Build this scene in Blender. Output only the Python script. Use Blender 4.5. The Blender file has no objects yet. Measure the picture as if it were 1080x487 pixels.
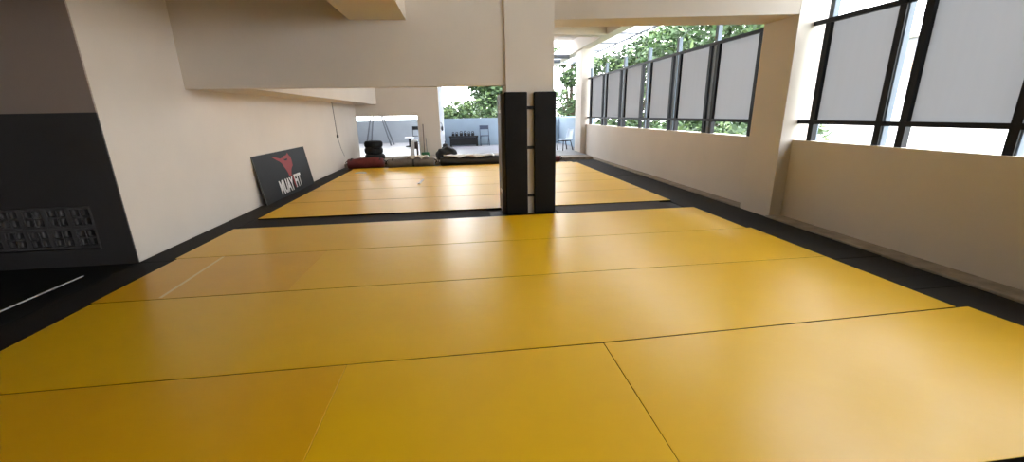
import bpy, bmesh, math, random
from mathutils import Vector, Matrix, Euler
random.seed(7)
PI = math.pi
S = bpy.context.scene
COL = S.collection

# ---------------------------------------------------------------- materials
def srgb(r, g, b):
    f = lambda c: (c/12.92 if c <= .04045 else ((c+.055)/1.055)**2.4)
    return (f(r/255), f(g/255), f(b/255), 1)

def mat(name, col, rough=.6, noise=0, nscale=4.0, bump=0, bscale=40.0, spec=.5, metal=0, col2=None, detail=4, stretch=None):
    m = bpy.data.materials.new(name); m.use_nodes = True
    nt = m.node_tree; N = nt.nodes; b = N['Principled BSDF']
    b.inputs['Base Color'].default_value = col
    b.inputs['Roughness'].default_value = rough
    b.inputs['Metallic'].default_value = metal
    b.inputs['Specular IOR Level'].default_value = spec
    tc = N.new('ShaderNodeTexCoord')
    src = tc.outputs['Object']
    if stretch:
        mp = N.new('ShaderNodeMapping'); mp.inputs['Scale'].default_value = stretch
        nt.links.new(src, mp.inputs['Vector']); src = mp.outputs['Vector']
    if noise or col2:
        n = N.new('ShaderNodeTexNoise'); n.inputs['Scale'].default_value = nscale; n.inputs['Detail'].default_value = detail
        nt.links.new(src, n.inputs['Vector'])
        mx = N.new('ShaderNodeMix'); mx.data_type = 'RGBA'
        c2 = col2 or tuple(c*(1-noise) for c in col[:3])+(1,)
        mx.inputs[6].default_value = col; mx.inputs[7].default_value = c2
        rp = N.new('ShaderNodeValToRGB'); rp.color_ramp.elements[0].position = .35; rp.color_ramp.elements[1].position = .68
        nt.links.new(n.outputs['Fac'], rp.inputs['Fac']); nt.links.new(rp.outputs['Color'], mx.inputs[0])
        nt.links.new(mx.outputs[2], b.inputs['Base Color'])
    if bump:
        n2 = N.new('ShaderNodeTexNoise'); n2.inputs['Scale'].default_value = bscale; n2.inputs['Detail'].default_value = 3
        nt.links.new(src, n2.inputs['Vector'])
        bp = N.new('ShaderNodeBump'); bp.inputs['Strength'].default_value = bump; bp.inputs['Distance'].default_value = .02
        nt.links.new(n2.outputs['Fac'], bp.inputs['Height']); nt.links.new(bp.outputs['Normal'], b.inputs['Normal'])
    return m

CREAM = mat('cream_paint', srgb(222, 213, 203), .75, noise=.05, nscale=1.2, bump=.05, bscale=60)
WHITE = mat('white_paint', srgb(226, 224, 222), .7, noise=.04, nscale=1.5)
JAMB = mat('shaded_white_plaster', srgb(186, 189, 196), .8, noise=.05)  # white jamb, its bluish shade is put into the base colour
TAUPE = mat('taupe_wall', srgb(176, 158, 146), .75, noise=.05, nscale=1.5, bump=.05, bscale=60)  # darker, browner tone than the cream walls
GREYP = mat('dark_grey_paint', srgb(72, 70, 71), .65, noise=.08, nscale=2, bump=.05, bscale=60)
GREYB = mat('dark_grey_block', srgb(98, 95, 96), .7, noise=.1, nscale=9, bump=.1)
CONC = mat('worn_concrete', srgb(160, 148, 134), .85, noise=.35, nscale=6, bump=.3, bscale=30)
SIDE_SHADE = mat('mat_side_shade', srgb(30, 24, 18), .9, spec=.1)  # seam shade put into the colour of the mat sides
FLOORM = mat('black_floor', srgb(14, 14, 16), .6, spec=.3, noise=.2, nscale=3)
RUB = mat('black_rubber', srgb(27, 25, 25), .8, spec=.25, noise=.25, nscale=5, bump=.15, bscale=90)
RUBG = mat('worn_grey_rubber', srgb(60, 54, 52), .8, spec=.3, noise=.3, nscale=4, bump=.15, bscale=90, stretch=(1, 4, 1))
RUBL = mat('charcoal_rubber', srgb(33, 30, 29), .8, spec=.25, noise=.2, nscale=5, bump=.15, bscale=90)
def vinyl(name, col, col2, rough=.31, spec=.6):
    m = mat(name, col, rough, col2=col2, nscale=1.3, bump=.14, bscale=4.5, spec=spec)
    return m
YEL = vinyl('yellow_vinyl', srgb(234, 184, 10), srgb(230, 178, 9))
YELO = vinyl('aged_yellow_vinyl', srgb(229, 173, 10), srgb(224, 166, 9))
YELF = vinyl('yellow_vinyl_worn', srgb(234, 184, 24), srgb(230, 177, 22), .38, .42)
SCUFF = mat('scuffed_vinyl', srgb(240, 216, 160), .7)
PAD = mat('black_pad_vinyl', srgb(22, 20, 20),   .5, spec=.2, noise=.2, nscale=8, bump=.08, bscale=20)
PADG = mat('grey_pad_vinyl', srgb(96, 93, 92), .5, noise=.15, nscale=8)
STRAP = mat('black_webbing', srgb(22, 21, 22), .8)
TAPE = mat('white_tape', srgb(215, 215, 215), .5)
STEEL = mat('black_window_steel', srgb(15, 16, 23), .5, spec=.25)
POST = mat('grey_blue_steel', srgb(98, 112, 128), .5, noise=.15, nscale=6)
SIGNB = mat('sign_black', srgb(20, 21, 25), .5, spec=.1)
SIGNE = mat('sign_edge_board', srgb(100, 97, 92), .7)
RED = mat('sign_red', srgb(140, 28, 34), .5, spec=.2)
SWHITE = mat('sign_white', srgb(225, 225, 225), .45)
MAROON = mat('maroon_leather', srgb(108, 40, 44), .55, noise=.3, nscale=7, bump=.25, bscale=12)
BAGG = mat('grey_canvas', srgb(118, 112, 106), .75, noise=.3, nscale=7, bump=.3, bscale=12)
BAGK = mat('black_leather', srgb(40, 37, 38), .55, noise=.3, nscale=7, bump=.25, bscale=12)
TYRE = mat('tyre_rubber', srgb(24, 23, 25), .8, bump=.2, bscale=40)
PALE = mat('pale_material', srgb(225, 223, 220), .6, bump=.2, bscale=8)
PLASW = mat('white_plastic', srgb(228, 230, 234), .4)
PALEB = mat('pale_blue_plastic', srgb(190, 205, 222), .4)
NAVY = mat('navy_metal', srgb(48, 58, 80), .5)
BLK = mat('black_gear', srgb(24, 24, 27), .7, bump=.2, bscale=14)
BROWN = mat('dark_brown_wood', srgb(62, 42, 36), .6)
GREEN = mat('green_plastic', srgb(58, 120, 82), .5)
WOODP = mat('grey_brown_handle', srgb(128, 112, 104), .6)
ALU = mat('aluminium', srgb(112, 117, 126), .5)
PARAB = mat('blue_parapet', srgb(150, 168, 184), .8, noise=.08, nscale=1.5)
PARA = mat('blue_grey_parapet', srgb(160, 167, 176), .8, noise=.08, nscale=1.5)
OUTF = mat('pale_terrace_floor', srgb(138, 136, 142), .35, noise=.18, nscale=1.2, stretch=(1, 3, 1))
OUTD = mat('grey_terrace_floor', srgb(122, 122, 126), .6, noise=.2, nscale=2)
CANF = mat('canopy_steel', srgb(92, 98, 106), .5)
BARK = mat('bark', srgb(88, 74, 62), .9, noise=.4, nscale=8, bump=.5, bscale=10)
LEAF = [mat('leaf_dark', srgb(44, 66, 36), .6, noise=.35, nscale=1.0), mat('leaf_mid', srgb(60, 86, 47), .6, noise=.35, nscale=1.0),
        mat('leaf_light', srgb(92, 114, 66), .6, noise=.3, nscale=1.0)]
GRASS = mat('ground_green', srgb(110, 120, 96), .9, noise=.3, nscale=.6)
FACADE = mat('white_facade', srgb(240, 238, 236), .8)
LOUV = mat('brown_louvre', srgb(170, 140, 120), .7)
GLASSD = mat('grey_glazing', srgb(140, 142, 150), .3)
TOWER = mat('grey_tower', srgb(176, 180, 186), .8)

def screen_mat(name, t=.72, d=.62):
    m = bpy.data.materials.new(name); m.use_nodes = True
    nt = m.node_tree; N = nt.nodes; N.clear()
    out = N.new('ShaderNodeOutputMaterial'); mx = N.new('ShaderNodeMixShader')
    di = N.new('ShaderNodeBsdfDiffuse'); tr = N.new('ShaderNodeBsdfTranslucent')
    tc = N.new('ShaderNodeTexCoord'); mp = N.new('ShaderNodeMapping'); mp.inputs['Scale'].default_value = (1, 9, .6)
    no = N.new('ShaderNodeTexNoise'); no.inputs['Scale'].default_value = 1.5
    nt.links.new(tc.outputs['Object'], mp.inputs['Vector']); nt.links.new(mp.outputs['Vector'], no.inputs['Vector'])
    rp = N.new('ShaderNodeValToRGB')
    rp.color_ramp.elements[0].color = (t*.90, t*.91, t*.95, 1); rp.color_ramp.elements[1].color = (t, t, t*1.04, 1)
    nt.links.new(no.outputs['Fac'], rp.inputs['Fac']); nt.links.new(rp.outputs['Color'], tr.inputs['Color'])
    di.inputs['Color'].default_value = (d, d, d*1.04, 1)
    mx.inputs[0].default_value = .5
    nt.links.new(di.outputs[0], mx.inputs[1]); nt.links.new(tr.outputs[0], mx.inputs[2]); nt.links.new(mx.outputs[0], out.inputs[0])
    return m
SCREEN = screen_mat('frosted_screen', .47, .45)
POLY = screen_mat('polycarbonate', .95, .8)

# ---------------------------------------------------------------- mesh builder
class MB:
    def __init__(self): self.bm = bmesh.new()
    def _merge(self, b2, M=None):
        if M is not None: bmesh.ops.transform(b2, matrix=M, verts=b2.verts)
        me = bpy.data.meshes.new('t'); b2.to_mesh(me); b2.free(); self.bm.from_mesh(me); bpy.data.meshes.remove(me)
        return self
    def box(self, x0, x1, y0, y1, z0, z1, bev=0, seg=2, M=None):
        b = bmesh.new(); bmesh.ops.create_cube(b, size=1)
        for v in b.verts: v.co = Vector(((x0+x1)/2+v.co.x*(x1-x0), (y0+y1)/2+v.co.y*(y1-y0), (z0+z1)/2+v.co.z*(z1-z0)))
        if bev: bmesh.ops.bevel(b, geom=b.edges[:], offset=bev, segments=seg, profile=.5, affect='EDGES')
        return self._merge(b, M)
    def hexa(self, bot, top):
        b = bmesh.new(); v = [b.verts.new(p) for p in list(bot)+list(top)]
        for f in ((3, 2, 1, 0), (4, 5, 6, 7), (0, 1, 5, 4), (1, 2, 6, 5), (2, 3, 7, 6), (3, 0, 4, 7)): b.faces.new([v[i] for i in f])
        bmesh.ops.recalc_face_normals(b, faces=b.faces); return self._merge(b)
    def tube(self, pts, r, n=10, caps=True):
        pts = [Vector(p) for p in pts]; rs = r if isinstance(r, (list, tuple)) else [r]*len(pts)
        b = bmesh.new(); rings = []
        for i, p in enumerate(pts):
            d = (pts[min(i+1, len(pts)-1)]-pts[max(i-1, 0)]).normalized()
            a = d.orthogonal().normalized() if i == 0 else (a - d*a.dot(d)).normalized()
            c = d.cross(a)
            rings.append([b.verts.new(p+(a*math.cos(2*PI*k/n)+c*math.sin(2*PI*k/n))*rs[i]) for k in range(n)])
        for A, B in zip(rings, rings[1:]):
            for k in range(n): b.faces.new((A[k], A[(k+1) % n], B[(k+1) % n], B[k]))
        if caps: b.faces.new(rings[0][::-1]); b.faces.new(rings[-1])
        for f in b.faces: f.smooth = len(f.verts) == 4
        return self._merge(b)
    def lathe(self, prof, n=24, M=None, closed=False):
        b = bmesh.new(); rings = []
        for r, z in prof: rings.append([b.verts.new((r*math.cos(2*PI*k/n), r*math.sin(2*PI*k/n), z)) for k in range(n)])
        prs = list(zip(rings, rings[1:]))
        if closed: prs.append((rings[-1], rings[0]))
        for A, B in prs:
            for k in range(n): b.faces.new((A[k], A[(k+1) % n], B[(k+1) % n], B[k])).smooth = True
        if not closed: b.faces.new(rings[0][::-1]); b.faces.new(rings[-1])
        bmesh.ops.recalc_face_normals(b, faces=b.faces)
        return self._merge(b, M)
    def prism(self, poly, th, M=None):
        b = bmesh.new(); v0 = [b.verts.new((x, y, 0)) for x, y in poly]; v1 = [b.verts.new((x, y, th)) for x, y in poly]
        n = len(poly); b.faces.new(v0[::-1]); b.faces.new(v1)
        for i in range(n): b.faces.new((v0[i], v0[(i+1) % n], v1[(i+1) % n], v1[i]))
        bmesh.ops.recalc_face_normals(b, faces=b.faces)
        return self._merge(b, M)
    def build(self, name, m, parent=None, label=None, kind=None):
        me = bpy.data.meshes.new(name); self.bm.to_mesh(me); self.bm.free()
        me.materials.append(m)
        o = bpy.data.objects.new(name, me); COL.objects.link(o)
        if parent is not None:
            o.parent = parent
            top = parent
            while top.parent: top = top.parent
            # parts are modelled in the thing's own frame
        if label: o['label'] = label
        if kind: o['kind'] = kind
        return o

def thing(name, label, cat, loc=(0, 0, 0), rz=0, group=None):
    o = bpy.data.objects.new(name, None); COL.objects.link(o)
    o.location = loc; o.rotation_euler = (0, 0, rz); o.empty_display_size = .1
    o['label'] = label; o['category'] = cat
    if group: o['group'] = group
    return o
def tag(o, label, cat, group=None):
    o['label'] = label; o['category'] = cat
    if group: o['group'] = group
    return o
def struct(name, mb, m, parent=None, kind=True):
    return mb.build(name, m, parent, kind='structure' if parent is None else None)
def sroot(name):
    o = bpy.data.objects.new(name, None); COL.objects.link(o); o['kind'] = 'structure'; return o
def copy_tree(o, parent=None):
    c = o.copy(); COL.objects.link(c)
    if parent is not None: c.parent = parent
    for ch in list(o.children): copy_tree(ch, c)
    return c

# ---------------------------------------------------------------- key dimensions (metres)
XL = -3.57            # left wall face
XR = 4.50             # right wall face
ZC = 4.0              # ceiling
YF = 15.5             # end of the covered hall

# ---------------------------------------------------------------- setting
struct('floor', MB().box(-8.2, 4.75, -6.2, YF, -.2, 0), FLOORM)
struct('ceiling', MB().box(-8.2, 4.55, -6.2, 15.9, ZC, ZC+.2), CREAM)
struct('wall_left', MB().box(XL-.2, XL, 4.75, YF, 0, ZC), CREAM)
# return wall of the alcove, in front of the left wall corner: dark dado below, taupe above
x1 = XL-.2
struct('wall_alcove_end', MB().box(x1, XL-.003, 4.735, 4.75, 1.59, ZC), TAUPE)
struct('wall_alcove_end_dado', MB().box(x1, XL-.003, 4.735, 4.75, 0, 1.59), GREYP)
struct('wall_alcove', MB().box(-8.2, x1, 4.735, 4.93, 1.59, ZC), TAUPE)
struct('wall_alcove_dado', MB().box(-8.2, x1, 4.735, 4.93, .655, 1.59).box(-8.2, x1, 4.735, 4.93, 0, .185)
       .box(-3.885, x1, 4.735, 4.93, .185, .655).box(-8.2, -5.93, 4.735, 4.93, .185, .655), GREYP)
struct('wall_back', MB().box(-8.2, 4.75, -6.2, -6, 0, ZC), GREYP)
struct('wall_alcove_side', MB().box(-8.2, -8, -6, 4.75, 0, ZC), GREYP)
# right wall below the windows
struct('wall_right', MB().box(XR, XR+.2, -6, 14.8, 0, 1.085), CREAM)
struct('trim_1', MB().box(XR-.24, XR, -6, 5.24, 0, .035, .008).box(XR-.2, XR, 5.87, 14.8, 0, .03, .008), CONC)   # concrete kerb at the wall foot
struct('trim_2', MB().box(4.22, 4.55, 5.9, 19.9, 3.58, ZC), CREAM)   # edge beam over the far windows
struct('trim_3', MB().box(4.40, 4.70, -6, 5.25, 3.58, ZC), CREAM)
# pillars
struct('pillar_right', MB().box(4.32, 4.75, 5.24, 5.87, 0, ZC), CREAM)
struct('pillar_far', MB().box(4.30, 4.72, 14.8, 15.55, 0, ZC), CREAM)
struct('pillar_middle', MB().box(.69, 1.385, 6.20, 6.75, 0, ZC), CREAM)
# beams
struct('beam_left', MB().box(XL, .695, 6.235, 6.40, 1.89, ZC), CREAM)
struct('duct_left', MB().box(XL, -2.83, 6.40, YF, 1.9, ZC), CREAM)
struct('beam_right', MB().hexa([(1.385, 6.24, 2.752), (4.32, 5.245, 2.636), (4.32, 5.865, 2.636), (1.385, 6.72, 2.745)],
                               [(1.385, 6.24, ZC), (4.32, 5.245, ZC), (4.32, 5.865, ZC), (1.385, 6.72, ZC)]), CREAM)
struct('beam_near', MB().box(-1.38, -.64, 1.5, 6.235, 2.735, ZC), CREAM)
struct('beam_cross', MB().box(1.385, 4.22, 12.2, 12.6, 3.58, ZC), CREAM)
# far wall, with the low wide opening on its left
struct('wall_far', MB().box(XL, -1.47, YF, YF+.2, 1.50, ZC).box(-1.47, -.70, YF, YF+.2, 0, ZC), CREAM)
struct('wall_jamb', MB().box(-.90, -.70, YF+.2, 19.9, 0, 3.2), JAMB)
# raised threshold and terrace
struct('floor_step', MB().box(XL, 4.30, 13.28, YF, 0, .10, .01), CONC)
struct('terrace_floor', MB().box(-7, 3.3, YF, 24, -.2, .10), OUTF)
struct('terrace_floor_side', MB().box(3.3, 4.75, YF, 20, -.2, .10).box(2.4, 4.30, 13.9, YF, .10, .104), OUTD)
struct('terrace_roof', MB().box(-7, -.92, YF+.25, 22.9, 2.5, 2.65), CREAM)
struct('terrace_wall', MB().box(-7.2, -7, YF+.2, 23.6, -.2, 2.7), PARA)
struct('parapet_left', MB().box(-7, -.9, 23.4, 23.6, .1, 1.27), PARA)
struct('parapet_right', MB().box(-.9, 6.5, 19.95, 20.15, .1, 1.33), PARAB)
struct('parapet_side', MB().box(4.75, 4.9, 15.55, 20, -.2, 1.30), PARAB)

# breeze-block vent in the dado
vent = thing('ventilation_block_panel', 'dark grey breeze block vent set low in the dark grey alcove wall', 'vent', (-4.9, 4.84, .185))
bw, bh, g = .225, .235, .0
fr = MB().box(1.000, 1.018, -.11, .02, 0, .47).box(-1.03, 1.0, -.02, .02, -.0, .012).box(-1.03, 1.0, -.02, .02, .458, .47)
fr.build('frame', GREYB, vent)
MB().box(-1.03, 1.0, .09, .095, 0, .47).build('backing', FLOORM, vent, 'black sheet standing in for the dark inside the hollow blocks')  # black sheet painted as the shade behind the open cells
def block():
    m = MB(); w, h = bw-.002, .222; e, c = .024, .012       # edge and centre bar widths
    for a, b in ((0, e), (w/2-c/2, w/2+c/2), (w-e, w)): m.box(a, b, -.085, .085, 0, h)
    for a, b in ((0, e), (h/2-c/2, h/2+c/2), (h-e, h)): m.box(0, w, -.085, .085, a, b)
    cw = w/2-c/2-e; ch = h/2-c/2-e
    for i in range(2):
        for j in range(2):       # rounded vane filling the left of each cell
            xa = e if i == 0 else w/2+c/2; za = e if j == 0 else h/2+c/2
            m.box(xa, xa+cw*.45, -.080, .02, za+.008, za+ch, .012, 2)
            m.hexa([(xa, -.05, za), (xa+cw*.40, -.05, za), (xa+cw*.7, .08, za), (xa, .08, za)],
                   [(xa, -.05, za+ch*.9), (xa+cw*.40, -.05, za+ch*.9), (xa+cw*.7, .08, za+ch*.9), (xa, .08, za+ch*.9)])
    return m
b0 = None
for r in range(2):
    for c in range(9):
        if b0 is None: b0 = o = block().build('block', GREYB, vent)
        else: o = b0.copy(); COL.objects.link(o); o.parent = vent
        o.location = (1.0-(c+1)*bw, 0, .012+r*.225)

# ---------------------------------------------------------------- windows
def window(name, x, posts, panels, z0, zr0, zr1, ztop, railx, yspan, post_w=.07):
    root = sroot(name)
    for y in posts:
        MB().box(x-.03, x+.05, y-post_w/2, y+post_w/2, z0, ztop, .006, 1).build('post', POST, root)
    MB().box(x-.055, x-.01, yspan[0], yspan[1], zr1-.025, zr1+.025).build('rail', STEEL, root)
    MB().box(x-.055, x-.01, yspan[0], yspan[1], zr0-.025, zr0+.025).build('rail', STEEL, root)
    for (a, b) in panels:
        t = .075
        m = MB().box(x-.05, x+.02, a, a+t, z0-.0, zr1+.02).box(x-.05, x+.02, b-t, b, z0, zr1+.02)
        p = m.build('panel_frame', STEEL, root)
        MB().box(x-.002, x+.002, a+t, b-t, zr0+.02, zr1-.02).build('screen', SCREEN, p)
    return root
near_panels = [(4.08, 5.05), (2.92, 3.90), (1.74, 2.72), (.56, 1.54), (-.62, .36)]
near_posts = [5.02, 4.105, 3.88, 2.945, 2.70, 1.76, 1.52, .58, .34, -.60]
window('window_1', 4.58, near_posts, near_panels, 1.05, 1.32, 2.52, 3.58, 0, (-.75, 5.235))
far_panels = [(6.16, 7.30), (7.45, 8.60), (8.82, 9.95), (10.33, 11.5), (11.76, 12.98), (13.22, 14.50)]
far_posts = [6.05, 7.38, 8.72, 10.10, 11.60, 13.08, 14.60]
w2 = window('window_2', 4.58, far_posts, far_panels, 1.05, 1.32, 2.62, 2.93, 0, (5.88, 14.79), .085)
struct('pillar_near', MB().box(4.32, 4.75, -1.35, -.76, 0, ZC), CREAM)
# daylight openings further along the same wall, behind the camera
near3 = [(-2.4, -1.5), (-3.6, -2.7), (-4.8, -3.9)]
window('window_3', 4.58, [-1.4, -2.55, -3.75, -4.95], near3, 1.05, 1.32, 2.52, 3.58, 0, (-5.9, -1.36))

# canopy outside the far windows and over the end of the terrace
can = thing('canopy', 'translucent white canopy on dark steel bars above the far windows', 'canopy')
MB().box(4.56, 5.30, 5.0, 20.3, 3.665, 3.675).build('roofing_sheet', POLY, can)
MB().box(5.24, 5.29, 5.0, 20.3, 3.62, 3.66).build('edge_beam', CANF, can)
pb = None
for k in range(9):
    y = 5.6+1.7*k
    MB().box(4.56, 5.22, y-.03, y+.03, 3.635, 3.664).build('purlin', CANF, can)
can2 = thing('terrace_canopy', 'translucent canopy on dark bars over the terrace behind the middle pillar', 'canopy')
MB().box(-.65, 4.2, 16.0, 20.6, 3.565, 3.575).build('roofing_sheet', POLY, can2)
for k in range(4):
    y = 16.2+1.4*k
    MB().box(-.65, 4.2, y-.05, y+.05, 3.44, 3.56).build('purlin', CANF, can2)

# ---------------------------------------------------------------- black border mats
def slab(name, x0, x1, y0, y1, z1, m, label, cat, group=None, bev=.004):
    o = MB().box(x0, x1, y0, y1, 0.0, z1, bev).build(name, m)
    return tag(o, label, cat, group)
G = 'black rubber border mats'
slab('rubber_mat', -3.555, -3.19, 1.0, 4.70, .014, RUBL, 'charcoal rubber border mat at left, beside the dark alcove floor', 'mat', G)
slab('rubber_mat', -3.555, -3.19, 4.705, 7.55, .014, RUBL, 'charcoal rubber border mat at the foot of the left wall, before the sign', 'mat', G)
slab('rubber_mat', -3.555, -3.19, 7.555, 12.66, .014, RUBL, 'long charcoal rubber border mat running under the sign to the maroon bag', 'mat', G)
RS = [(1.0, 2.765, 'nearest black rubber mat in the strip at the foot of the right wall'),
      (2.77, 3.02, 'narrow black rubber mat between two close joints in the right strip'),
      (3.025, 3.53, 'short black rubber mat just beyond the narrow one in the right strip'),
      (3.535, 6.0, 'black rubber mat in the right strip reaching past the right pillar'),
      (6.005, 9.6, 'black rubber mat in the right strip beside the front of the far mats'),
      (9.605, 13.2, 'farthest black rubber mat in the right strip, ending at the concrete step')]
for i, (a, b, l) in enumerate(RS):
    slab('rubber_mat', 3.3 if i == 5 else 3.5, 4.255 if i < 3 else 4.29, a, b, .012+.003*(i % 2), RUB, l, 'mat', G)
slab('rubber_mat', -3.17, .40, 5.95, 6.80, .010, RUB, 'dark rubber strip across the gap between the mat areas, left of the pillar', 'mat', G)
slab('rubber_mat', 1.45, 3.30, 5.95, 6.80, .018, RUBG, 'worn grey rubber strip across the gap right of the padded pillar', 'mat', G)
tp = MB().hexa([(-3.885, 3.2, 0), (-3.855, 3.2, 0), (-3.85, 4.40, 0), (-3.875, 4.40, 0)], [(-3.885, 3.2, .003), (-3.855, 3.2, .003), (-3.85, 4.40, .003), (-3.875, 4.40, .003)]).build('floor_tape', TAPE)
tag(tp, 'thin white tape line on the black alcove floor', 'tape')

# ---------------------------------------------------------------- yellow mats
def ymat(poly, m, label, z=.032, bev=.003, thr=.3):
    b = bmesh.new(); lo = [b.verts.new((x, y, .004)) for x, y in poly]; hi = [b.verts.new((x, y, z)) for x, y in poly]; n = len(poly)
    b.faces.new(lo[::-1]); b.faces.new(hi)
    for i in range(n): b.faces.new((lo[i], lo[(i+1) % n], hi[(i+1) % n], hi[i]))
    bmesh.ops.recalc_face_normals(b, faces=b.faces)
    bmesh.ops.bevel(b, geom=b.edges[:], offset=bev, segments=2, profile=.5, affect='EDGES')
    for f in b.faces: f.smooth = True
    mb = MB(); mb._merge(b)
    o = mb.build('floor_mat', m); tag(o, label, 'mat', 'yellow floor mats')
    o.data.materials.append(SIDE_SHADE)
    for f in o.data.polygons:
        if f.normal.z < thr: f.material_index = 1  # sides and steep edges take the dark shade colour
    o.modifiers.new('wn', 'WEIGHTED_NORMAL')
    return o
def rect(x0, x1, y0, y1): return [(x0, y0), (x1, y0), (x1, y1), (x0, y1)]
ymat([(-3.1, 1.17), (-.766, 1.17), (-.766, 2.332), (-3.1, 2.325)], YELO, 'darker yellow mat in the nearest row at bottom left')
ymat([(-.765, 1.17), (.872, 1.17), (.870, 2.332), (-.765, 2.332)], YEL, 'yellow mat in the middle of the nearest row')
ymat([(.8735, 1.17), (3.83, 1.17), (3.75, 2.405), (.8735, 2.332)], YEL, 'wide yellow mat at the right end of the nearest row')
ymat([(-3.14, 2.334), (.876, 2.344), (3.66, 2.417), (3.66, 3.578), (-3.14, 3.578)], YEL, 'long unbroken yellow mat forming the second row from the front')
m3 = ymat(rect(-3.16, -1.5835, 3.588, 4.713), YELO, 'brownish yellow mat with a pale scuffed line, left end of the third row')
sc = MB().hexa([(-2.648, 3.61, .0322), (-2.618, 3.61, .0322), (-2.662, 4.70, .0322), (-2.69, 4.70, .0322)],
               [(-2.648, 3.61, 0.0335), (-2.618, 3.61, 0.0335), (-2.662, 4.70, 0.0335), (-2.69, 4.70, 0.0335)]).build('scuff_line', SCUFF, m3, 'pale worn line')
ymat(rect(-1.5825, 3.66, 3.588, 4.713), YEL, 'long yellow mat in the third row, right of the brownish one')
ymat(rect(-3.19, 3.60, 4.724, 5.965), YEL, 'long yellow mat in the fourth row just before the padded pillar')
FY = [6.53, 7.70, 8.93, 10.12, 11.25, 12.42, 13.0]
FL = ['yellow mat forming the front row of the far area behind the pillar', 'second row yellow mat of the far area, between two seams',
      'third row yellow mat of the far area, lit by the glare from the terrace', 'fourth row yellow mat of the far area',
      'fifth row yellow mat of the far area, second from the punching bags', 'last yellow mat of the far area, along the row of punching bags']
for i in range(6):
    y0, y1 = FY[i]+.007, FY[i+1]-.007
    if i == 5: y1 = 12.62
    ymat(rect(-3.13 if i < 5 else -3.16, 3.52 if i < 5 else 3.40, y0, y1), YELF, FL[i], bev=.008, thr=.75)
sp = MB().hexa([(-.99, 9.3, .033), (-.93, 9.3, .033), (-.90, 9.9, .033), (-.94, 9.9, .033)], [(-.98, 9.3, .06), (-.94, 9.3, .06), (-.905, 9.9, .05), (-.935, 9.9, .05)]).build('plastic_strip', PALE)
tag(sp, 'small curled pale strip lying across a seam of the far yellow mats', 'scrap')
sp = MB().prism([(0, 0), (.16, .05), (.3, .03), (.26, .15), (.1, .2), (.02, .12)], .02, Matrix.Translation((-2.85, 11.5, .033))).build('paper_scrap', TAPE)
tag(sp, 'white paper scrap on the far yellow mats before the maroon bag', 'scrap')

# ---------------------------------------------------------------- pillar pads
def pad(x0, x1, label, w=False):
    t = thing('wall_pad', label, 'pad', ((x0+x1)/2, 6.165, .01), 0, 'pillar pads')
    w2 = (x1-x0)/2
    MB().box(-w2, w2, -.035, .035, 0, 1.785, .014, 3).build('cushion', PAD, t)
    MB().box(-w2*.93, w2*.93, .033, .042, .02, 1.765).build('backing', PADG, t)
    return t
LP = pad(.655, .985, 'left of the two black pads strapped to the front of the middle pillar')
pad(1.085, 1.41, 'right of the two black pads strapped to the front of the middle pillar')
t = thing('wall_pad', 'grey-black pad on the left side of the middle pillar, seen edge on', 'pad', (.635, 6.42, .01), 0, 'pillar pads')
MB().box(-.032, .032, -.2, .3, 0, 1.77, .014, 3).build('cushion', PADG, t)
for z in (.32, 1.5):
    MB().box(-.04, -.031, -.2, .02, z, z+.045).build('tape', TAPE, t, 'white tape')
for z in (.27, .99, 1.555):
    MB().box(.166, .2645, -.015, .0, z-.01, z+.035, .003, 1).build('strap', STRAP, LP)

# ---------------------------------------------------------------- leaning sign
sign = thing('sign_board', 'black sign board with red kicking figure and white lettering leaning on the left wall', 'sign', (-3.435, 7.62, .018), 0)
# local frame: u -> +Y, v -> up leaning toward the wall, normal -> +X
lean = math.atan2(.125, .85)
U = Vector((0, 1, 0)); V = Vector((-math.sin(lean), 0, math.cos(lean))); Nn = U.cross(V)
SM = Matrix(((U.x, V.x, Nn.x, 0), (U.y, V.y, Nn.y, 0), (U.z, V.z, Nn.z, 0), (0, 0, 0, 1)))
MB().box(0, 2.46, 0, .86, -.018, 0, M=SM).build('board', SIGNB, sign)
MB().box(-.006, -.0005, 0, .86, -.02, .002, M=SM).box(2.4605, 2.466, 0, .86, -.02, .002, M=SM).box(0, 2.46, .8605, .866, -.02, .002, M=SM).build('edge_trim', SIGNE, sign, 'pale cut edge')
def uv(y, z): return ((y-7.64), (z-.02)*1.01)
fig = [(8.37, .805), (8.55, .775), (8.72, .735), (8.86, .745), (8.95, .775), (9.03, .775), (9.14, .815), (9.17, .765), (9.235, .72), (9.235, .64), (9.215, .554), (9.15, .52),
       (9.09, .484), (9.04, .42), (8.99, .356), (8.90, .37), (8.89, .43), (8.86, .485), (8.79, .57), (8.727, .651), (8.65, .69), (8.562, .721), (8.46, .765)]
f_ = MB().prism([uv(*p) for p in fig], .003, SM @ Matrix.Translation((0, 0, .0005))).build('kicking_figure', RED, sign, 'red figure with one leg kicked high')
MB().prism([uv(*p) for p in [(8.86, .715), (8.95, .705), (9.02, .715), (9.04, .69), (8.98, .672), (8.90, .68)]], .002, SM @ Matrix.Translation((0, 0, .0036))).build('figure_notch', SIGNB, f_, 'black gap in the figure')  # black notch in the figure's own artwork
MB().prism([uv(*p) for p in [(9.03, .36), (9.10, .36), (9.09, .25), (9.115, .14), (9.06, .10), (9.035, .2)]], .003, SM @ Matrix.Translation((0, 0, .0005))).build('figure_leg', RED, sign, 'red standing leg between the words')
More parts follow.
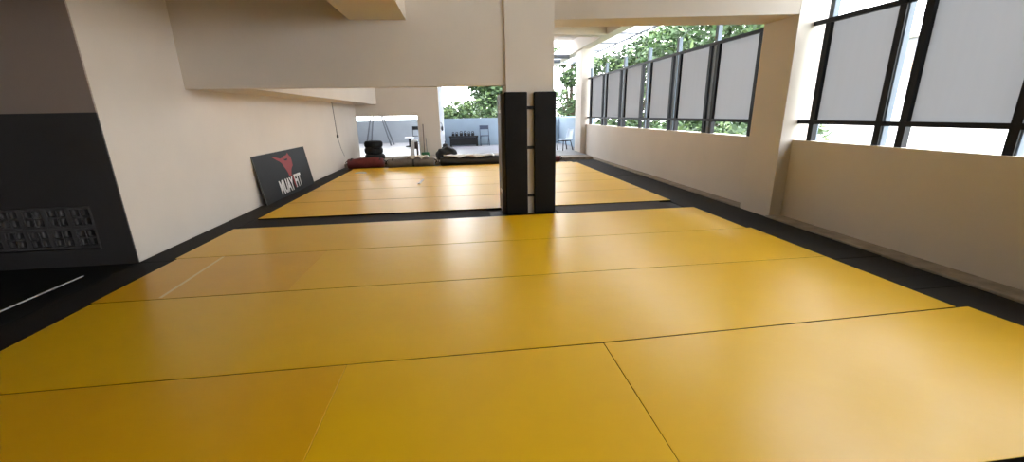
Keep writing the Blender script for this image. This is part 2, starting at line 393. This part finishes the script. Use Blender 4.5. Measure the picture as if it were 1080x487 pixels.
def lettering(txt, u0, v0, w, h, m, parent, name):
    cu = bpy.data.curves.new('txt', 'FONT'); cu.body = txt; cu.extrude = .0; cu.offset = .032; cu.size = 1
    to = bpy.data.objects.new('txt', cu); COL.objects.link(to)
    bpy.context.view_layer.update()
    me = bpy.data.meshes.new_from_object(to.evaluated_get(bpy.context.evaluated_depsgraph_get()))
    bpy.data.objects.remove(to)
    xs = [v.co.x for v in me.vertices]; ys = [v.co.y for v in me.vertices]
    ax, bx, ay, by = min(xs), max(xs), min(ys), max(ys)
    bm = bmesh.new(); bm.from_mesh(me); bpy.data.meshes.remove(me)
    r = bmesh.ops.extrude_face_region(bm, geom=bm.faces[:])
    for e in r['geom']:
        if isinstance(e, bmesh.types.BMVert): e.co.z += .01
    for v in bm.verts:
        zz = .0005+(.003 if v.co.z > .005 else 0)
        v.co = SM @ Vector((u0+(v.co.x-ax)/(bx-ax)*w, v0+(v.co.y-ay)/(by-ay)*h, zz))
    mb = MB(); mb.bm.free(); mb.bm = bm
    return mb.build(name, m, parent, 'white condensed capitals')
lettering('MUAY', .70, .06, .66, .27, SWHITE, sign, 'lettering')
lettering('FIT', 1.45, .085, .36, .27, SWHITE, sign, 'lettering')

# wire down the left wall
cb = thing('wall_cable', 'thin grey cable with a small box hanging down the far left wall', 'cable', (XL+.02, 12.8, 0))
MB().tube([(0, -.05, 1.9), (.005, 0, 1.4), (.0, .06, .98)], .008, 6).tube([(0, .07, .94), (.01, .25, .6), (.02, .5, .35)], .006, 6).build('wire', PADG, cb)
MB().box(-.01, .035, .02, .10, .92, 1.0, .006).build('junction_box', PADG, cb)

# ---------------------------------------------------------------- punching bags lying at the end of the mats
def bag(x0, x1, y, r, m, label, bands, z=0., seed=1, cap=BAGK, rz=0):
    L = x1-x0; rnd = random.Random(seed)
    t = thing('punching_bag', label, 'punching bag', ((x0+x1)/2, y, z), rz, 'punching bags lying in a row')
    M = Matrix.Translation((-L/2, 0, r)) @ Matrix.Rotation(PI/2, 4, 'Y')
    prof = [(r*.55, .0), (r*.86, .015), (r*.97, .06)]
    n = 12
    for i in range(1, n): prof.append((r*(.98+.02*math.sin(i*2.1+seed)), .06+(L-.12)*i/n))
    prof += [(r*.97, L-.06), (r*.86, L-.015), (r*.55, L)]
    mb = MB().lathe(prof, 28, M)
    for v in mb.bm.verts:      # slumped: flattened underneath
        if v.co.z < r*.35: v.co.z = max(0.002, v.co.z*.8)
        v.co.y += .018*math.sin(v.co.x*7+seed); v.co.z = max(.002, v.co.z+.012*math.sin(v.co.x*6+seed)*max(0, v.co.z/r-.6))
    mb.build('bag_body', m, t)
    for s in bands:
        x = -L/2+s*L
        MB().lathe([(r*1.0, -.025), (r*1.012, -.02), (r*1.012, .02), (r*1.0, .025)], 28, Matrix.Translation((x, 0, r)) @ Matrix.Rotation(PI/2, 4, 'Y')).build('band', cap, t)
    for e in (-1, 1):
        MB().tube([(e*(L/2-.02), -.06, r+.09), (e*(L/2+.05), -.02, r+.04), (e*(L/2+.06), .02, r), (e*(L/2-.02), .07, r-.07)], .012, 6).build('hanging_strap', STRAP, t)
    return t
bag(-3.36, -2.30, 12.90, .157, MAROON, 'maroon punching bag lying at the left end of the row', (.12, .9), .0, 1)
bag(-2.20, -.80, 12.86, .140, BAGG, 'grey canvas punching bag lying between the maroon and the black bag', (.12, .55), .0, 2)
bag(-.64, 1.2, 12.86, .135, BAGK, 'black punching bag lying behind the mats, its right end behind the pillar', (.2, .6), .0, 3, BAGG)
bag(2.30, 3.12, 12.95, .10, MAROON, 'small dark red bag lying on the floor just right of the pillar', (.75,), .0, 4)
def pale_strip(x0, x1, yc, r, label):     # pale crumpled layer following the top of a bag
    b = bmesh.new(); nx, na = 20, 8; rnd = random.Random(int(x0*100)+500)
    g = []
    for i in range(nx+1):
        x = x0+(x1-x0)*i/nx; a0 = PI*(.25+.07*math.sin(i*.8)+.03*rnd.random()); a1 = PI*(.80+.05*math.sin(i*1.1))
        a0 = PI-a0
        row = []
        for j in range(na+1):
            a = a0+(PI*.12-a0)*j/na
            rr = r+.050+.014*math.sin(i*1.7+j)+.006*rnd.random()
            row.append(b.verts.new((x+.02*math.sin(j), yc+rr*-math.cos(PI-a)*-1*-1, r+rr*math.sin(a))))
        g.append(row)
    for i in range(nx):
        for j in range(na): b.faces.new((g[i][j], g[i+1][j], g[i+1][j+1], g[i][j+1])).smooth = True
    r2 = bmesh.ops.extrude_face_region(b, geom=b.faces[:])
    for e in r2['geom']:
        if isinstance(e, bmesh.types.BMVert): e.co.z += .012
    bmesh.ops.recalc_face_normals(b, faces=b.faces)
    mb = MB(); mb._merge(b); o = mb.build('top_strip', PALE); tag(o, label, 'pale_strip', 'pale strips on top of the bags'); return o
pale_strip(-.52, 1.0, 12.86, .135, 'long crumpled pale strip along the top of the black punching bag')
pale_strip(-1.62, -.98, 12.86, .140, 'short pale strip along the top of the grey punching bag')

# ---------------------------------------------------------------- tyres
def tyre(z, label, dx, R=.30):
    h = .205
    t = thing('tyre', label, 'tyre', (-2.84+dx, 14.35, z), 0, 'stack of tyres')
    prof = [(R*.60, .02), (R*.75, 0), (R*.9, .006), (R*.985, .04), (R, .08), (R, h-.08), (R*.985, h-.04), (R*.9, h-.006), (R*.75, h), (R*.60, h-.02), (R*.56, h*.75), (R*.72, h*.6), (R*.72, h*.4), (R*.56, h*.25)]
    MB().lathe(prof, 32, closed=True).build('casing', TYRE, t)
    tr = MB()
    for k in range(28):
        a = 2*PI*k/28; tr.box(R*.99, R*1.012, -.02, .02, .05, h-.05, M=Matrix.Rotation(a, 4, 'Z'))
    tr.build('tread', TYRE, t)
tyre(.10, 'bottom tyre of the black stack behind the maroon bag', .0, .315)
tyre(.307, 'middle tyre of the black stack behind the maroon bag', -.02, .29)
tyre(.514, 'top tyre of the black stack behind the maroon bag', -.01, .29)

# black slumped gear sack
b = bmesh.new(); bmesh.ops.create_icosphere(b, subdivisions=4, radius=1)
for v in b.verts:
    c = v.co.copy(); n = .07*math.sin(c.x*5+1)*math.sin(c.y*4+1)+.05*math.sin(c.z*7+c.x*6)
    e = lambda q: math.copysign(abs(q)**.72, q)
    v.co = Vector((e(c.x)*.34*(1+n), e(c.y)*.27*(1+n), max(0, .10+e(c.z)*.28*(1+n))))
for f in b.faces: f.smooth = True
mb = MB(); mb._merge(b)
sk = thing('gear_sack', 'slumped black gear sack on the step beside the white jamb', 'bag', (-.46, 13.95, .10))
mb.build('sack_body', BLK, sk)
MB().tube([(-.14, -.06, .36), (-.08, -.10, .42), (.03, -.10, .42), (.10, -.05, .36)], .014, 6).build('handle', STRAP, sk)

# long-handled broom with green head
br = thing('mop', 'long-handled mop with a green head standing against the far wall', 'mop', (-1.28, 15.18, .10))
MB().tube([(0, 0, .14), (-.01, .24, 1.1)], .016, 8).build('handle', WOODP, br)
MB().tube([(.09, -.02, .1), (.06, .2, .62)], .010, 8).build('rod', ALU, br)
MB().box(-.19, .2, -.1, .1, .0, .06, .02, 2).box(-.11, .16, -.06, .06, .05, .14, .03, 2).build('head', GREEN, br)

# far terrace: stools, chairs, bench
st = thing('stool', 'low stool with round white top and black pedestal out on the terrace', 'stool', (-2.35, 20.2, .10))
MB().lathe([(.02, 0), (.2, .0), (.2, .03), (.05, .05), (.05, .36), (.14, .375), (.02, .376)], 24).build('pedestal', BLK, st)
MB().lathe([(.02, .377), (.215, .377), (.225, .39), (.225, .42), (.2, .44), (.02, .445)], 24).build('top', PLASW, st)
bn = thing('stool', 'dark brown stool with white top and a white cloth hanging beside the mop', 'stool', (-1.60, 15.22, .10))
MB().box(-.11, .11, -.11, .11, .52, .58, .02, 2).build('top', PLASW, bn)
for sx in (-1, 1):
    for sy in (-1, 1): MB().box(sx*.075-.025, sx*.075+.025, sy*.075-.025, sy*.075+.025, 0, .52).build('leg', BROWN, bn)
MB().box(-.05, .05, -.07, .07, .26, .5).build('apron', BROWN, bn)
MB().hexa([(-.17, -.13, .04), (-.02, -.13, .02), (-.02, -.118, .02), (-.17, -.118, .04)], [(-.11, -.13, .52), (-.0, -.13, .52), (-.0, -.112, .52), (-.11, -.112, .52)]).build('cloth', PLASW, bn, 'hanging white cloth')
def folding_chair(label, loc, rz, m, group=None):
    t = thing('folding_chair', label, 'chair', loc, rz, group)
    for s in (-1, 1):
        MB().tube([(s*.2, -.2, 0), (s*.2, .02, .44), (s*.2, .14, .9)], .014, 8).build('leg', m, t)
        MB().tube([(s*.18, .22, 0), (s*.18, -.12, .44)], .013, 8).build('leg', m, t)
    MB().box(-.2, .2, -.2, .17, .435, .465, .01).build('seat', m, t)
    MB().hexa([(-.2, .105, .73), (.2, .105, .73), (.2, .13, .73), (-.2, .13, .73)], [(-.2, .13, .9), (.2, .13, .9), (.2, .155, .9), (-.2, .155, .9)]).build('backrest', m, t)
    MB().tube([(-.2, -.17, .07), (.2, -.17, .07)], .01, 6).build('crossbar', m, t)
    return t
folding_chair('black folding chair behind the round white-topped stool', (-2.06, 21.0, .10), .1, BLK)
folding_chair('navy folding chair standing right of the long black bench at the parapet', (1.13, 19.6, .10), .05, NAVY)
bt = thing('bench', 'long black bench against the blue-grey parapet carrying dark gear', 'bench', (.17, 19.6, .10))
MB().box(-.66, .66, -.18, .18, .40, .46, .01).build('bench_top', BLK, bt)
for sx in (-1, 1):
    MB().box(sx*.6-.04, sx*.6+.04, -.16, .16, 0, .40).build('leg', BLK, bt)
MB().box(-.56, .56, -.1, -.08, .05, .39).build('front_panel', BLK, bt)
def kettlebell(x, s, label):
    t = thing('kettlebell', label, 'kettlebell', (x, 19.6, .56), 0, 'kettlebells in a row on the bench')
    MB().lathe([(.045*s, 0), (.07*s, .015*s), (.083*s, .06*s), (.07*s, .11*s), (.03*s, .135*s)], 20).build('bell', BLK, t)
    MB().tube([(-.045*s, 0, .11*s), (-.052*s, 0, .16*s), (-.035*s, 0, .20*s), (.035*s, 0, .20*s), (.052*s, 0, .16*s), (.045*s, 0, .11*s)], .015*s, 8).build('handle', BLK, t)
names = ['leftmost of the dark kettlebells in a row on the bench', 'second dark kettlebell from the left on the bench', 'middle one of the dark kettlebells on the bench',
         'fourth dark kettlebell from the left on the bench', 'fifth dark kettlebell from the left on the bench', 'rightmost of the dark kettlebells on the bench, nearest the navy chair']
for i, (x, s) in enumerate([(-.30, .85), (-.14, .85), (.06, 1.0), (.25, 1.05), (.42, .9), (.59, .95)]): kettlebell(x, s, names[i])

# chairs at the right of the pillar
ch = thing('plastic_chair', 'pale blue plastic chair with black legs on the terrace, right of the pillar', 'chair', (4.02, 15.95, .10), -PI/2+.35)
shell = MB()
b = bmesh.new(); n = 10
prof = [(-.24, .40), (-.05, .385), (.14, .385), (.20, .42), (.235, .52), (.27, .66), (.30, .78)]
rows = [[b.verts.new((s/4*.5*(.21 if i < 4 else .21-.02*(i-4))*2, y+(.03*abs(s/4)**2*-1 if i >= 4 else 0), z+(.02*(s/4)**2))) for s in range(-4, 5)] for i, (y, z) in enumerate(prof)]
for A, B in zip(rows, rows[1:]):
    for k in range(8): b.faces.new((A[k], A[k+1], B[k+1], B[k])).smooth = True
r = bmesh.ops.extrude_face_region(b, geom=b.faces[:])
for e in r['geom']:
    if isinstance(e, bmesh.types.BMVert): e.co += Vector((0, .012, -.012))
bmesh.ops.recalc_face_normals(b, faces=b.faces)
shell._merge(b); shell.build('seat_shell', PALEB, ch)
for sx in (-1, 1):
    MB().tube([(sx*.17, -.18, .385), (sx*.2, -.22, 0)], .018, 8).build('leg', BLK, ch)
    MB().tube([(sx*.17, .14, .37), (sx*.2, .24, 0)], .018, 8).build('leg', BLK, ch)
MB().box(-.17, .17, -.2, .14, .345, .366).build('seat_support', BLK, ch)
folding_chair('black chair half hidden by the right pad of the middle pillar', (3.28, 15.6, .10), -PI/2, BLK)

# A-frame stand behind the low opening
lad = thing('a_frame_stand', 'grey steel A-frame stand on the terrace behind the black tyres', 'stand', (-3.95, 21.6, .10))
MB().tube([(-.62, -.3, 0), (-.12, 0, 2.2)], .034, 8).build('leg', ALU, lad)
MB().tube([(-.50, .3, 0), (-.10, .02, 2.2)], .034, 8).build('leg', ALU, lad)
MB().tube([(.56, -.3, 0), (-.04, 0, 2.2)], .034, 8).build('leg', ALU, lad)
MB().tube([(.62, .3, 0), (-.02, .02, 2.2)], .034, 8).build('leg', ALU, lad)
MB().tube([(-.2, 0, 2.2), (.06, 0, 2.2)], .03, 8).build('top_bar', ALU, lad)

# black kit hanging on the jamb
hk = thing('hanging_kit', 'small black kit hanging by a cord on the white jamb', 'kit', (-.66, 15.95, 1.0))
MB().tube([(-.035, 0, .22), (.02, -.01, .2), (.02, -.02, .1)], .01, 6).build('cord', STRAP, hk)
MB().lathe([(.02, -.06), (.04, -.02), (.035, .06), (.02, .11)], 12, Matrix.Translation((.02, -.02, 0))).build('pouch', BLK, hk)
kb = thing('kit_bag', 'narrow black kit bag standing at the foot of the white jamb behind the sack', 'bag', (-.56, 15.75, .10))
mb = MB().box(-.09, .09, -.14, .14, 0, .38, .05, 3); mb.build('bag_body', BLK, kb)
MB().tube([(0, -.08, .37), (0, -.05, .47), (0, .05, .47), (0, .08, .37)], .012, 6).build('handle', STRAP, kb)

# ---------------------------------------------------------------- outdoors
struct('ground', MB().box(-60, 80, 24.2, 110, -3.4, -3.2).box(5.2, 80, -40, 24.2, -3.4, -3.2), GRASS)
def tree(label, x, y, z0, lumps, n, seed, leaf=.16, mi=0, group='trees around the terrace', base=-3.2):
    rnd = random.Random(seed)
    t = thing('tree', label, 'tree', (x, y, base), 0, group)
    b = bmesh.new()
    for _ in range(n):
        lx, ly, lz, r = rnd.choice(lumps)
        while True:
            p = Vector((rnd.uniform(-1, 1), rnd.uniform(-1, 1), rnd.uniform(-1, 1)))
            if .25 < p.length < 1: break
        p = p.normalized()*(p.length**.5)*r*rnd.uniform(.8, 1.12)
        c = Vector((lx, ly, lz-base))+Vector((p.x, p.y, p.z*.8))
        a = Vector((rnd.gauss(0, 1), rnd.gauss(0, 1), rnd.gauss(0, .5))).normalized(); d = a.orthogonal().normalized()
        d = (Matrix.Rotation(rnd.random()*6.28, 3, a) @ d); s = leaf*rnd.uniform(.6, 1.3)
        v = [b.verts.new(c-a*s), b.verts.new(c+d*s*.45), b.verts.new(c+a*s), b.verts.new(c-d*s*.45)]
        b.faces.new(v)
    mb = MB(); mb.bm.free(); mb.bm = b
    fo = mb.build('foliage', LEAF[mi], t)
    for k in range(3): fo.data.materials.append(LEAF[k]) if LEAF[k] is not LEAF[mi] else None
    for p in fo.data.polygons: p.material_index = rnd.choice((0, 0, 1, 2))
    tk = MB(); cx = sum(l[0] for l in lumps)/len(lumps); cy = sum(l[1] for l in lumps)/len(lumps)
    zt = max(l[2] for l in lumps)-base
    tk.tube([(0, 0, 0), (cx*.3, cy*.3, zt*.5), (cx, cy, zt)], [.22, .16, .05], 9)
    for lx, ly, lz, r in lumps: tk.tube([(cx*.3, cy*.3, zt*.5), ((lx+cx*.3)/2, (ly+cy*.3)/2, (lz-base+zt*.5)/2+.15), (lx, ly, lz-base)], [.10, .07, .03], 7)
    tk.build('trunk', BARK, t)
    return t
# seen through the left opening, above the parapet
tree('pale green bushy tree above the left end of the blue-grey parapet', -.3, 28.2, 0, [(-1.0, 0, 1.3, 1.1), (.2, .3, 1.5, 1.1), (-.3, -.4, .9, 1.0), (1.2, 0, 1.7, .9)], 3200, 1, .15, 2)
tree('tall dark leafy tree behind the parapet just left of the padded pillar', 2.0, 26, 0, [(-.5, 0, 3.6, 1.1), (.6, .2, 3.1, 1.3), (-.1, -.5, 2.0, 1.1), (1.2, 0, 1.8, 1.2), (-.9, .2, 4.3, .7), (-.7, .5, 5.6, 1.3), (.7, .5, 5.4, 1.4), (.2, .8, 6.9, 1.2), (-.2, 0, 2.9, 1.1), (.5, 0, 2.3, 1.0)], 9000, 2, .15, 0)
tree('round yellow-green shrub crown over the parapet beside the pillar pad', 2.6, 22.6, 0, [(-.2, 0, 1.35, .75), (.5, .1, 1.5, .7)], 1300, 3, .10, 2)
# right of the pillar
tree('gnarled open-branched tree seen between the pillar and the far white column', 6.3, 23.5, 0, [(-.6, 0, 2.0, 1.0), (.3, .3, 1.4, 1.0), (-.1, 0, 3.3, .6), (.8, .2, 4.0, .8), (-.6, .1, 4.4, .7)], 2600, 4, .13, 1)
# outside the far windows
tree('dense green tree outside the far end of the far windows', 9.0, 21, 0, [(0, 0, 3.6, 1.6), (-1.2, .8, 3.2, 1.4), (1.0, -.6, 4.2, 1.6), (-.4, -.6, 1.6, 1.6)], 5200, 5, .15, 0)
tree('broad green tree outside the middle of the far windows', 9.6, 16.2, 0, [(0, 0, 3.9, 1.6), (-.6, 1.3, 3.9, 1.3), (.6, -1.3, 4.5, 1.3), (.2, .2, 1.4, 1.5), (0, -1.4, .9, 1.2)], 5600, 6, .15, 1)
tree('thin-leaved tree outside the near end of the far windows, sky showing through', 10.4, 12.6, 0, [(-.3, .9, 4.6, 1.0), (.3, -.2, 5.0, .8), (0, .2, .5, 1.5), (.1, .9, .3, 1.2)], 2600, 7, .15, 1)
for i, (x, y, l) in enumerate([(8.3, 12.2, 'low green bush below the window rail nearest the right pillar'), (8.2, 15.6, 'low green bush below the middle of the far window rail'),
                            (8.3, 19.4, 'low dark bush below the far end of the far window rail'), (8.1, 23.4, 'farthest low bush below the window rail, beside the far white column')]):
    tree(l, x, y, 0, [(0, .8, .35, .95), (-.2, -.7, .3, .95), (.3, 0, .1, 1.0)], 1900, 20+i, .13, i % 2, 'bushes below the far windows')
# buildings
bl = thing('building', 'pale building with grey glazing and brown louvres beyond the near windows', 'building', (20, 17, -3.2))
MB().box(0, 6, -3.5, 7, 0, 6.15).build('lower_wall', FACADE, bl)
MB().box(-.15, 6, -3.5, 7, 6.16, 6.62).build('louvre_band', LOUV, bl)
MB().box(.2, 6, -3.5, 7, 6.63, 7.6).build('glazing', GLASSD, bl)
MB().box(-.2, 6, -3.5, 7, 7.61, 7.75).build('roof_edge', FACADE, bl)
tw = thing('building', 'grey tower block showing above the far window rail by the right pillar', 'building', (22, 30, -3.2))
MB().box(0, 4, -1.2, 3, 0, 9.9).build('wall', TOWER, tw)
for i in range(3):
    MB().box(-.02, 0, -.8+i*1.2, -.1+i*1.2, 8.0, 9.2).build('window', GLASSD, tw)

# ---------------------------------------------------------------- light
w = bpy.data.worlds.new('overcast_sky'); S.world = w; w.use_nodes = True
bg = w.node_tree.nodes['Background']; bg.inputs['Color'].default_value = (.93, .97, 1.0, 1); bg.inputs['Strength'].default_value = 4.0
w.cycles.sampling_method = 'AUTOMATIC'

# ---------------------------------------------------------------- camera
cam = bpy.data.cameras.new('camera'); co = bpy.data.objects.new('camera', cam); COL.objects.link(co)
P, Yw, Ro = math.radians(15.8715), math.radians(6.7611), math.radians(-1.1302)
fw = Vector((math.sin(Yw)*math.cos(P), math.cos(Yw)*math.cos(P), -math.sin(P)))
rt = Vector((math.cos(Yw), -math.sin(Yw), 0)); up = rt.cross(fw)
r2 = rt*math.cos(Ro)+up*math.sin(Ro); u2 = -rt*math.sin(Ro)+up*math.cos(Ro)
co.matrix_world = Matrix(((r2.x, u2.x, -fw.x, 0), (r2.y, u2.y, -fw.y, 0), (r2.z, u2.z, -fw.z, 1.5), (0, 0, 0, 1)))
cam.sensor_fit = 'HORIZONTAL'; cam.sensor_width = 36; cam.lens = 36*435.03/1080; cam.clip_start = .05; cam.clip_end = 400
S.camera = co
S.view_settings.view_transform = 'Standard'; S.view_settings.look = 'None'; S.view_settings.gamma = 1
S.view_settings.use_curve_mapping = False
S.view_settings.exposure = 1.6
S.cycles.max_bounces = 10; S.cycles.diffuse_bounces = 8; S.cycles.glossy_bounces = 4; S.cycles.use_denoising = True
